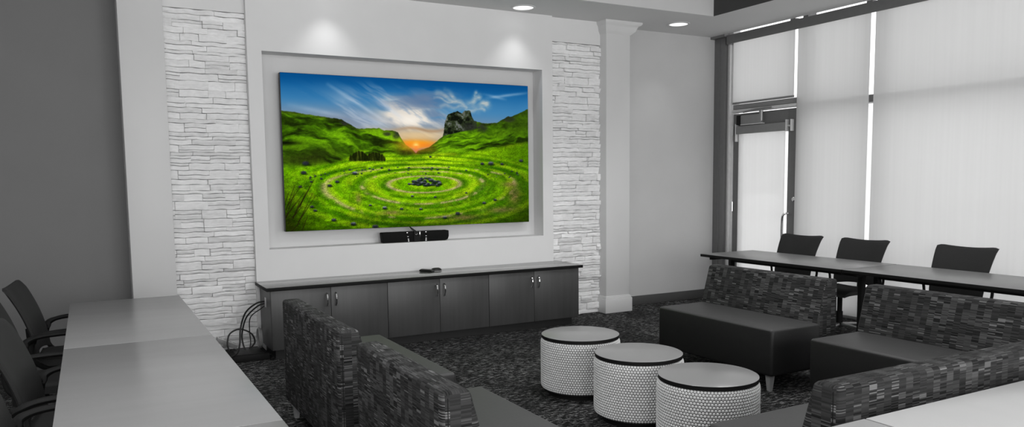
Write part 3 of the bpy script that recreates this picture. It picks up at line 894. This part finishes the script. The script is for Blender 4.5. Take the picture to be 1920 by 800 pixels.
# conference bar resting on the niche ledge
vb = thing('conference_bar', 'black video conference bar with centre camera below the lit display', 'conference bar', (3.01, 7.615, NZ0))
MB().prism([(-0.365, 0.0), (0.325, 0.0), (0.358, 0.012), (0.37, 0.045), (0.37, 0.103), (0.362, 0.108), (-0.372, 0.108), (-0.378, 0.10)], 'y', -0.045, 0.045, 0.006).build('body', M['bar_black'], vb)
cam = MB().box(-0.036, 0.036, -0.062, -0.040, 0.004, 0.112, 0.006).build('camera', M['black_matt'], vb)
cl = MB(); cl.lathe([(0, 0.012), (0.014, 0.010), (0.022, 0.004), (0.024, 0), (0, 0)], 24); cl.bm.transform(Matrix.Rotation(PI / 2, 4, 'X'))
cl.build('lens', M['lens'], cam, loc=(-0.008, -0.061, 0.075))
MB().box(0.024, 0.034, -0.067, -0.061, 0.05, 0.108, 0.002).build('strip', M['chrome'], cam)
for s in (-1, 1):
    for z in (0.098, 0.058, 0.034, 0.022, 0.010):
        x = s * 0.105 + (0.0 if s > 0 else 0.016 * (0.1 - z) / 0.1)
        MB().box(x - 0.008, x + 0.008, -0.050, -0.044, z - (0.007 if z > 0.09 else 0.004), z + (0.007 if z > 0.09 else 0.004), 0.002).build('indicator', M['chrome'], vb)
MB().tube(spline([(0.005, 0.02, 0.105), (-0.02, 0.03, 0.125), (-0.035, 0.045, 0.150), (-0.06, 0.07, 0.20)], 5), 0.006, 8).tube(spline([(0.02, 0.02, 0.105), (-0.01, 0.03, 0.130), (-0.04, 0.05, 0.155), (-0.05, 0.07, 0.20)], 5), 0.005, 8).build('cord', M['cable'], vb)

# ------------------------------------------------------------------ cabinets
WT = 0.668
CABY0, CABY1 = 7.03, PANY
units = [(1.385, 2.482, 1.930), (2.482, 3.578, 3.028), (3.578, 4.690, 4.121)]
labels = ['low dark wood two door cabinet whose side panel has the cable outlet', 'low dark wood two door cabinet between the other two, below the remotes', 'low dark wood two door cabinet ending by the stone and white column']
def handle(x, lbl_parent):
    pts = spline([(x, -0.0, 0.056), (x, -0.024, 0.054), (x, -0.036, 0.028), (x, -0.040, 0), (x, -0.036, -0.028), (x, -0.024, -0.054), (x, 0, -0.056)], 5)
    return MB().tube(pts, 0.0105, 8, flat=0.7, up=(1, 0, 0)).build('handle', M['chrome'], lbl_parent)
for i, (x0, x1, xm) in enumerate(units):
    t = thing('cabinet', labels[i], 'cabinet', ((x0 + x1) / 2, CABY0, 0), 0, 'low cabinets under the worktop')
    cx = (x0 + x1) / 2
    a, b, m = x0 - cx, x1 - cx, xm - cx
    bd = MB()
    bd.box(a, b, 0.02, CABY1 - CABY0 - 0.002, 0.09, WT - 0.032)
    bd.build('carcass', M['cab'], t, 0)
    MB().box(a + (0.04 if i == 0 else 0), b - (0.05 if i == 2 else 0), 0.07, CABY1 - CABY0 - 0.01, 0, 0.092).build('kickboard', M['cab_dark'], t, 0)
    e0 = 0.0025 if i else 0.002
    for (p, q, hx) in ((a + e0, m - 0.002, m - 0.042), (m + 0.002, b - 0.0025, m + 0.042)):
        dr = MB().box(p - (p + q) / 2, q - (p + q) / 2, 0, 0.019, -0.27, 0.27, 0.0015).build('door', M['cab'], t)
        dr.location = ((p + q) / 2, 0, 0.362)
        hb = handle(hx - (p + q) / 2, dr); hb.location = (0, 0, 0.158)
    if i == 0:
        MB().box(a - 0.005, a, 0.205, 0.255, 0.46, 0.55, 0.002).build('outlet_plate', M['white_plastic'], t)
wt = MB().box(-1.69, 1.69, 0, PANY - 6.998, 0, 0.032, 0.003).build('worktop', [M['worktop'], M['edge']], loc=(3.035, 6.998, WT - 0.032))
for q in wt.data.polygons:
    if q.normal.z < 0.5: q.material_index = 1
tag(wt, 'long dark polished worktop over the low cabinets', 'worktop')

# remotes
rm = thing('remote_control', 'slim black remote control lying on the polished worktop', 'remote', (3.025, 7.35, WT), R(-58))
bd = MB().prism([(-0.08, 0.004), (-0.07, 0.0), (0.065, 0.0), (0.08, 0.006), (0.078, 0.018), (0.05, 0.026), (-0.06, 0.028), (-0.079, 0.020)], 'y', -0.026, 0.026, 0.004).build('shell', M['black'], rm)
k = MB()
for ix in range(5):
    for iy in (-1, 0, 1):
        k.box(-0.058 + ix * 0.022 - 0.006, -0.058 + ix * 0.022 + 0.006, iy * 0.014 - 0.004, iy * 0.014 + 0.004, 0.026, 0.030, 0.001)
k.build('keypad', M['grey_plastic'], rm)
ms = thing('handheld_clicker', 'rounded black clicker lying beside the slim remote', 'clicker', (3.145, 7.385, WT), R(-10))
mb = MB()
def dome(u, v):
    th, ph = u * 2 * PI, v * PI / 2
    return (0.058 * math.cos(th) * math.cos(ph) ** 0.6, 0.034 * math.sin(th) * math.cos(ph) ** 0.6, 0.003 + 0.030 * math.sin(ph))
mb.grid(dome, 28, 8)
bmesh.ops.remove_doubles(mb.bm, verts=list(mb.bm.verts), dist=1e-5)
bmesh.ops.holes_fill(mb.bm, edges=[e for e in mb.bm.edges if e.is_boundary])
mb.build('shell', M['black'], ms, 60)
MB().box(-0.01, 0.03, -0.004, 0.004, 0.0295, 0.034, 0.002).build('button', M['grey_plastic'], ms)

# floor box, power strip, cables by the cabinet
fb = thing('floor_box', 'low black equipment box on the carpet beside the cabinet side', 'floor box', (1.215, 7.32, 0))
MB().box(-0.165, 0.162, -0.19, 0.19, 0.0, 0.055, 0.006).build('shell', M['black_matt'], fb)
MB().box(-0.12, 0.12, -0.14, 0.14, 0.054, 0.060, 0.002).build('lid', M['black'], fb)
ps = thing('power_strip', 'pale power strip tilted against the stone by the corner of the table', 'power strip', (1.045, 7.455, 0.105), 0)
ps.rotation_euler = (0, R(27), 0)
o = MB().box(-0.10, 0.10, -0.03, 0.03, 0, 0.045, 0.006).build('shell', M['grey_plastic'], ps)
MB().box(-0.10, 0.10, -0.031, 0.031, 0.040, 0.0465, 0.002).build('cover', M['white_plastic'], ps)
k = MB()
for i in range(4):
    k.box(-0.085 + i * 0.046, -0.058 + i * 0.046, -0.012, 0.012, 0.046, 0.049)
k.build('sockets', M['grey_plastic'], ps, 0)
def cable(label, pts, r=0.0075):
    p = spline(pts, 7)
    o = MB().tube(p, r, 7).build('cable', M['cable'])
    return tag(o, label, 'cable', 'black cables hanging from the cabinet outlet')
cable('black cable sweeping from the cabinet outlet down to the carpet edge', [(1.374, 7.262, 0.515), (1.30, 7.27, 0.50), (1.21, 7.30, 0.42), (1.16, 7.30, 0.28), (1.14, 7.26, 0.14), (1.10, 7.18, 0.075), (1.02, 7.08, 0.06)], 0.008)
cable('black cable hanging from the outlet straight to the floor box', [(1.374, 7.268, 0.495), (1.31, 7.28, 0.47), (1.22, 7.33, 0.37), (1.18, 7.36, 0.22), (1.185, 7.36, 0.12), (1.20, 7.34, 0.066)])
cable('black cable arching in a loop over the floor box', [(1.06, 7.36, 0.070), (1.05, 7.37, 0.14), (1.08, 7.40, 0.22), (1.17, 7.42, 0.25), (1.27, 7.42, 0.20), (1.30, 7.41, 0.12), (1.26, 7.40, 0.068)])
cable('thin black cable dangling closest to the cabinet side', [(1.374, 7.275, 0.47), (1.34, 7.30, 0.44), (1.265, 7.38, 0.36), (1.255, 7.40, 0.24), (1.26, 7.40, 0.12), (1.24, 7.36, 0.066)], 0.005)
cable('black cable running behind the table to the power strip', [(0.70, 7.40, 0.02), (0.72, 7.41, 0.16), (0.80, 7.43, 0.24), (0.88, 7.445, 0.235), (0.945, 7.455, 0.185)], 0.009)
cc = MB()
for k in range(4):
    cc.tube([(1.332 + 0.012 * math.sin(k * 2), 7.345 + 0.065 * math.cos(a), 0.068 + 0.09 + 0.085 * math.sin(a) + 0.004 * k) for a in [2 * PI * i / 20 + k for i in range(20)]], 0.008, 6)
tag(cc.build('cable_coil', M['grey_plastic']), 'grey coil of cable on the floor box against the cabinet', 'cable')

# ------------------------------------------------------------------ sofas
def make_sofa(L, label, loc, rz, group='low sofas with woven backs', sz=0.48, sd=0.705):
    """back against local x=0, seat towards +x, length along y"""
    t = thing('sofa', label, 'sofa', loc, rz, group)
    h = L / 2
    s = MB()
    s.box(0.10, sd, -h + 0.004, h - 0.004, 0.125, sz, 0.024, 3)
    st = s.build('seat', [M['leather'], M['leather_sheen']], t)
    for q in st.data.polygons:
        if q.normal.z > 0.6: q.material_index = 1  # upward faces lighter: sheen from above put into the leather colour
    pr = [(0.0, 0.115), (0.205, 0.115), (0.205, 0.50), (0.120, 0.812), (0.0, 0.812)]
    b = MB().prism(pr, 'y', -h, h, 0.022, 3).boxuv().build('backrest', M['fabric'], t)
    for sgn in (-1, 1):
        pts = [(0.022, sgn * (h - 0.001), 0.13), (0.022, sgn * (h - 0.001), 0.790)]
        MB().tube(pts, 0.0022, 6).build('seam', M['edge'], b)
    for x in (0.055, 0.64):
        for y in (-h + 0.075, h - 0.075):
            lg = MB()
            n = 4
            lg.box(-0.02, 0.02, -0.02, 0.02, 0, 0.13)
            for v in lg.bm.verts:
                k = 0.72 + 0.55 * (v.co.z / 0.13)
                v.co.x *= k; v.co.y *= k
            lg.build('leg', M['sofa_leg'], t).location = (x, y, 0)
    return t
BX = 1.117
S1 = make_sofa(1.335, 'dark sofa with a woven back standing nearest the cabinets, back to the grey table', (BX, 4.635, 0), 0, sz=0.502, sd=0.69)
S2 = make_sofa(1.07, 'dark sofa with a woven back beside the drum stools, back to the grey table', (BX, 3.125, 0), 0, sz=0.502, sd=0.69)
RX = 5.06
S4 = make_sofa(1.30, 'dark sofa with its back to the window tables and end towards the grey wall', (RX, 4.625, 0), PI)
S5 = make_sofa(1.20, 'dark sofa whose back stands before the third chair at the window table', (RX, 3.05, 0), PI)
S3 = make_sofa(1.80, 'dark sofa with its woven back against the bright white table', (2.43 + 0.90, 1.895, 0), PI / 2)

# ------------------------------------------------------------------ tables
def make_table(L, D, H, top, edge, label, loc, rz=0, group=None, insets=(0.16, 0.16)):
    """length along local y"""
    t = thing('folding_table', label, 'table', loc, rz, group)
    b = MB()
    b.box(-D / 2, D / 2, -L / 2 + 0.002, L / 2 - 0.002, H - 0.030, H, 0.0025)
    for f in b.bm.faces:
        f.normal_update()
    tp = b.build('tabletop', [top, edge], t)
    for p in tp.data.polygons:
        if p.normal.z < 0.5: p.material_index = 1
    for s, ins in ((-1, insets[0]), (1, insets[1])):
        y = s * (L / 2 - ins)
        lg = MB()
        lg.box(-0.028, 0.028, y - 0.024, y + 0.024, 0.045, H - 0.06, 0.004)
        lg.box(-D * 0.40, D * 0.40, y - 0.022, y + 0.022, 0.018, 0.050, 0.008)
        lg.box(-D * 0.40, D * 0.40, y - 0.018, y + 0.018, H - 0.065, H - 0.029, 0.004)
        lo = lg.build('leg', M['black_matt'], t)
        for x in (-D * 0.37, D * 0.37):
            MB().lathe([(0, 0), (0.018, 0), (0.018, 0.012), (0.012, 0.02), (0, 0.02)], 12, (x, y, 0)).build('foot', M['black'], lo)
    MB().box(-0.020, 0.020, -L / 2 + insets[0] + 0.02, L / 2 - insets[1] - 0.02, H - 0.105, H - 0.031, 0.003).build('crossbar', M['black_matt'], t)
    return t
LTX, LW = 0.2145, 0.745
make_table(1.82, LW, 0.73, M['laminate'], M['edge_grey'], 'grey laminate table whose end stands by the white column', (LTX, 5.617, 0), 0, 'grey laminate tables', (0.04, 0.04))
make_table(1.86, LW, 0.73, M['laminate'], M['edge_grey'], 'grey laminate table in the middle of the row beside the sofa backs', (LTX, 3.775, 0), 0, 'grey laminate tables', (0.04, 0.04))
make_table(1.84, LW, 0.73, M['laminate'], M['edge_grey'], 'grey laminate table closest to the camera, only a sliver in view', (LTX, 1.923, 0), 0, 'grey laminate tables', (0.04, 0.04))
RTX, RW = 6.385, 0.80
make_table(1.85, RW, 0.755, M['laminate_mid'], M['edge'], 'black edged window table whose free end points at the grey wall', (RTX, 5.600, 0), 0, 'black edged window tables', (0.08, 0.08))
make_table(1.85, RW, 0.755, M['laminate_mid'], M['edge'], 'black edged window table cut by the frame, third chair behind it', (RTX, 3.745, 0), 0, 'black edged window tables', (0.08, 0.08))
make_table(1.83, 0.745, 0.74, M['laminate_pale'], M['edge_grey'], 'bright white table against the back of the front sofa', (2.387 + 0.917, 1.748 - 0.3725, 0), PI / 2, 'bright white tables')
make_table(1.10, 0.745, 0.74, M['laminate_pale'], M['edge_grey'], 'end piece of bright white table beside the seam, by the sofa corner', (2.387 - 0.552, 1.748 - 0.3725, 0), PI / 2, 'bright white tables')

# ------------------------------------------------------------------ drum stools
def make_drum(label, loc):
    t = thing('drum_stool', label, 'stool', loc, 0, 'white dotted drum stools')
    top = MB().lathe([(0, 0.45), (0.286, 0.45), (0.291, 0.4475), (0.291, 0.424), (0.286, 0.421), (0, 0.421)], 72, mis=[0, 0, 1, 1, 1])
    top.build('top', [M['drum_top'], M['edge']], t, 40)
    RB = 0.296
    prof = [(0, 0.422), (0.268, 0.422), (0.284, 0.418), (0.293, 0.406), (RB, 0.385), (RB, 0.085), (0.293, 0.062), (0.284, 0.046), (0.268, 0.038), (0, 0.038)]
    MB().lathe([(0, 0.0), (0.245, 0.0), (0.245, 0.04), (0, 0.04)], 48).build('plinth', M['black_matt'], t, 40)
    body = MB()
    body.lathe(prof, 72, mis=[1] * (len(prof) - 1))
    # padded round dots in staggered rows all over the side
    sp = 0.0196
    # arc length table of the side profile
    side = prof[1:-1]
    acc = [0]
    for a, b in zip(side, side[1:]): acc.append(acc[-1] + math.hypot(b[0] - a[0], b[1] - a[1]))
    def at(s):
        for k in range(len(side) - 1):
            if s <= acc[k + 1]:
                q = (s - acc[k]) / (acc[k + 1] - acc[k])
                a, b = side[k], side[k + 1]
                d = Vector((b[0] - a[0], b[1] - a[1])).normalized()
                return a[0] + (b[0] - a[0]) * q, a[1] + (b[1] - a[1]) * q, Vector((-d.y, d.x))
        a, b = side[-2], side[-1]; d = Vector((b[0] - a[0], b[1] - a[1])).normalized()
        return b[0], b[1], Vector((-d.y, d.x))
    nper = 95
    rh = sp * 0.866
    nrow = int((acc[-1] - 0.006) / rh)
    rd = sp * 0.484
    for j in range(nrow):
        r, z, nn = at(0.006 + j * rh)
        if nn.x < 0: nn = -nn
        for i in range(nper):
            th = 2 * PI * (i + 0.5 * (j % 2)) / nper
            ct, s_ = math.cos(th), math.sin(th)
            N = Vector((nn.x * ct, nn.x * s_, nn.y)); T = Vector((-s_, ct, 0)); B = N.cross(T)
            P = Vector((r * ct, r * s_, z))
            rr = rd * (r / RB) if r < RB else rd
            ring1 = [body.bm.verts.new(P - N * 0.0015 + (T * math.cos(a) * rr + B * math.sin(a) * rd)) for a in [2 * PI * q / 8 for q in range(8)]]
            ring2 = [body.bm.verts.new(P + N * 0.0022 + (T * math.cos(a) * rr + B * math.sin(a) * rd) * 0.86) for a in [2 * PI * q / 8 for q in range(8)]]
            c_ = body.bm.verts.new(P + N * 0.0030)
            for q in range(8):
                q2 = (q + 1) % 8
                body.bm.faces.new((ring1[q], ring1[q2], ring2[q2], ring2[q]))
                body.bm.faces.new((ring2[q], ring2[q2], c_))
    body.build('body', [M['dot_fab'], M['dot_gap']], t, 75)
    return t
dr = make_drum('white dotted drum stool with grey top closest to the cabinets', (3.19, 4.765, 0))
copy_thing(dr, 'white dotted drum stool with grey top standing between the other two', (3.168, 4.036, 0), 0.7)
copy_thing(dr, 'white dotted drum stool with grey top closest to the front sofa seat', (3.152, 3.360, 0), 1.9)

# ------------------------------------------------------------------ office chairs
def make_chair(label, loc, rz, group):
    """faces local +x; origin on the floor below the seat centre"""
    t = thing('office_chair', label, 'chair', loc, rz, group)
    # padded seat
    def seat(u, v, z):
        x = -0.25 + 0.50 * u; y = (v - 0.5)
        w = 0.50 * (1 - 0.10 * (1 - u))
        e = max(abs(2 * u - 1) ** 6, abs(2 * v - 1) ** 6)
        drop = 0.03 * max(0, (u - 0.75) / 0.25) ** 2
        return (x, y * w, (0.470 - 0.022 * e - drop + 0.010 * abs(2 * v - 1) ** 2) if z else (0.405 + 0.012 * e - drop * 0.4))
    MB().grid(lambda u, v: seat(u, v, 1), 14, 14, 0, lambda u, v: seat(u, v, 0)).build('seat', M['chair_fab'], t, 60)
    # backrest: curved shell leaning back, top edge dipping in the middle
    def back(u, v, off):
        y = 2 * u - 1                     # -1..1 across
        hw = 0.245 + 0.040 * v
        z = 0.50 + 0.435 * v + 0.020 * v * v * (y * y) - 0.03 * (1 - v) ** 2 * y * y
        x = -0.205 - 0.03 * v - 0.125 * v * v + 0.030 * y * y * (1 - 0.3 * v) - 0.03
        edge = max(abs(y) ** 8, abs(2 * v - 1) ** 10)
        th = 0.024 * (1 - 0.6 * edge)
        cr = 0.018 * max(0, abs(y) - 0.86) / 0.14 * max(0, v - 0.88) / 0.12
        return (x - off * th, y * hw, z - cr)
    bk = MB().grid(lambda u, v: back(u, v, -0.5), 18, 16, 0, lambda u, v: back(u, v, 0.9)).build('backrest', M['chair_fab'], t, 60)
    sp = MB().tube(spline([(-0.05, 0, 0.385), (-0.20, 0, 0.385), (-0.275, 0, 0.42), (-0.285, 0, 0.55), (-0.29, 0, 0.64)], 5), 0.022, 8, flat=0.5, up=(0, 1, 0))
    sp.build('back_support', M['black_matt'], t)
    for s in (-1, 1):
        a = MB()
        # arm pad, flowing down into the elbow at the back and into a loop under the seat
        pad = spline([(-0.235, s * 0.315, 0.585), (-0.215, s * 0.335, 0.625), (-0.15, s * 0.340, 0.650), (-0.05, s * 0.340, 0.660), (0.06, s * 0.338, 0.662), (0.12, s * 0.335, 0.655)], 6)
        a.tube(pad, [0.024 + 0.008 * math.sin(PI * min(1, i / 10)) for i in range(len(pad))], 10, flat=0.62, up=(0, 0, 1))
        lp = spline([(-0.225, s * 0.325, 0.60), (-0.235, s * 0.318, 0.53), (-0.215, s * 0.305, 0.46), (-0.14, s * 0.27, 0.405), (-0.05, s * 0.20, 0.392)], 6)
        a.tube(lp, 0.017, 10, flat=0.75)
        lk = spline([(-0.225, s * 0.328, 0.60), (-0.245, s * 0.29, 0.60), (-0.262, s * 0.245, 0.60)], 4)
        a.tube(lk, 0.018, 8)
        a.build('armrest', M['black_matt'], t, 50)
    b = MB()
    b.lathe([(0, 0.40), (0.10, 0.40), (0.10, 0.385), (0.04, 0.375), (0.025, 0.36), (0.025, 0.22), (0.032, 0.218), (0.032, 0.10), (0.05, 0.095), (0.05, 0.065), (0, 0.065)], 20)
    b.build('gas_column', M['black_matt'], t, 45)
    st = MB()
    for k in range(5):
        a = 2 * PI * k / 5 + 0.3
        ca, sa = math.cos(a), math.sin(a)
        st.tube([(0.03 * ca, 0.03 * sa, 0.085), (0.16 * ca, 0.16 * sa, 0.082), (0.29 * ca, 0.29 * sa, 0.072)], [0.026, 0.021, 0.015], 8, flat=0.7, up=(0, 0, 1))
    so = st.build('star_base', M['steel'], t)
    for k in range(5):
        a = 2 * PI * k / 5 + 0.3
        c_ = MB(); c_.lathe([(0, -0.018), (0.022, -0.018), (0.027, -0.012), (0.027, -0.004), (0.015, -0.003), (0.015, 0.003), (0.027, 0.004), (0.027, 0.012), (0.022, 0.018), (0, 0.018)], 16)
        c_.bm.transform(Matrix.Rotation(PI / 2, 4, 'X') )
        co = c_.build('caster', M['black'], so)
        co.location = (0.285 * math.cos(a), 0.285 * math.sin(a), 0.027); co.rotation_euler = (0, 0, a + 0.8)
    return t
G1, G2 = 'office chairs along the grey tables', 'office chairs behind the window tables'
ch = make_chair('black office chair at the grey table, first from the back wall', (-0.108, 6.05, 0), R(-5), G1)
copy_thing(ch, 'black office chair second from the back wall at the grey table', (-0.195, 5.28, 0), R(-4))
copy_thing(ch, 'black office chair third from the back wall at the grey table', (-0.060, 4.25, 0), R(-5))
copy_thing(ch, 'black office chair fourth from the back wall, mostly cut by the frame', (-0.11, 3.42, 0), R(-4))
c1 = copy_thing(ch, 'black office chair behind the window table in front of the glazed door', (6.74, 6.08, 0), PI)
c2 = copy_thing(ch, 'black office chair behind the window tables at their seam', (6.74, 5.27, 0), PI)
c3 = copy_thing(ch, 'black office chair in front of the widest blind, at the table cut by the frame', (6.74, 4.20, 0), PI)
for c_ in (c1, c2, c3): c_['group'] = G2

# ------------------------------------------------------------------ world, camera, view
wd = bpy.data.worlds.new('daylight'); scene.world = wd
wd.use_nodes = True
bg = wd.node_tree.nodes.get('Background') or wd.node_tree.nodes.new('ShaderNodeBackground')
bg.inputs[0].default_value = (1, 1, 1, 1); bg.inputs[1].default_value = 2.0

F, CY = 1444.236, 473.498
yaw, pitch, roll = R(28.73521), R(5.375855), R(0.647925)
fw = Vector((math.sin(yaw) * math.cos(pitch), math.cos(yaw) * math.cos(pitch), -math.sin(pitch)))
rt = Vector((math.cos(yaw), -math.sin(yaw), 0)); dn = fw.cross(rt)
cr, sr = math.cos(roll), math.sin(roll)
x_ax = rt * cr + dn * sr
y_ax = -(dn * cr - rt * sr)
cam_d = bpy.data.cameras.new('camera')
cam_d.sensor_fit = 'HORIZONTAL'; cam_d.sensor_width = 36.0
cam_d.lens = F / 1920 * 36.0
cam_d.shift_y = (CY - 400.0) / 1920.0
cam_d.clip_start = 0.05
cam_o = bpy.data.objects.new('camera', cam_d)
mw = Matrix((x_ax, y_ax, -fw)).transposed().to_4x4()
mw.translation = Vector((0, 0, 1.6))
cam_o.matrix_world = mw
col.objects.link(cam_o)
scene.camera = cam_o

vs = scene.view_settings
vs.view_transform = 'Standard'; vs.look = 'None'; vs.gamma = 1.0; vs.use_curve_mapping = False
vs.exposure = 0.0
scene.cycles.use_denoising = True
scene.cycles.max_bounces = 10
scene.cycles.diffuse_bounces = 6
scene.cycles.transparent_max_bounces = 16
scene.cycles.sample_clamp_indirect = 6.0
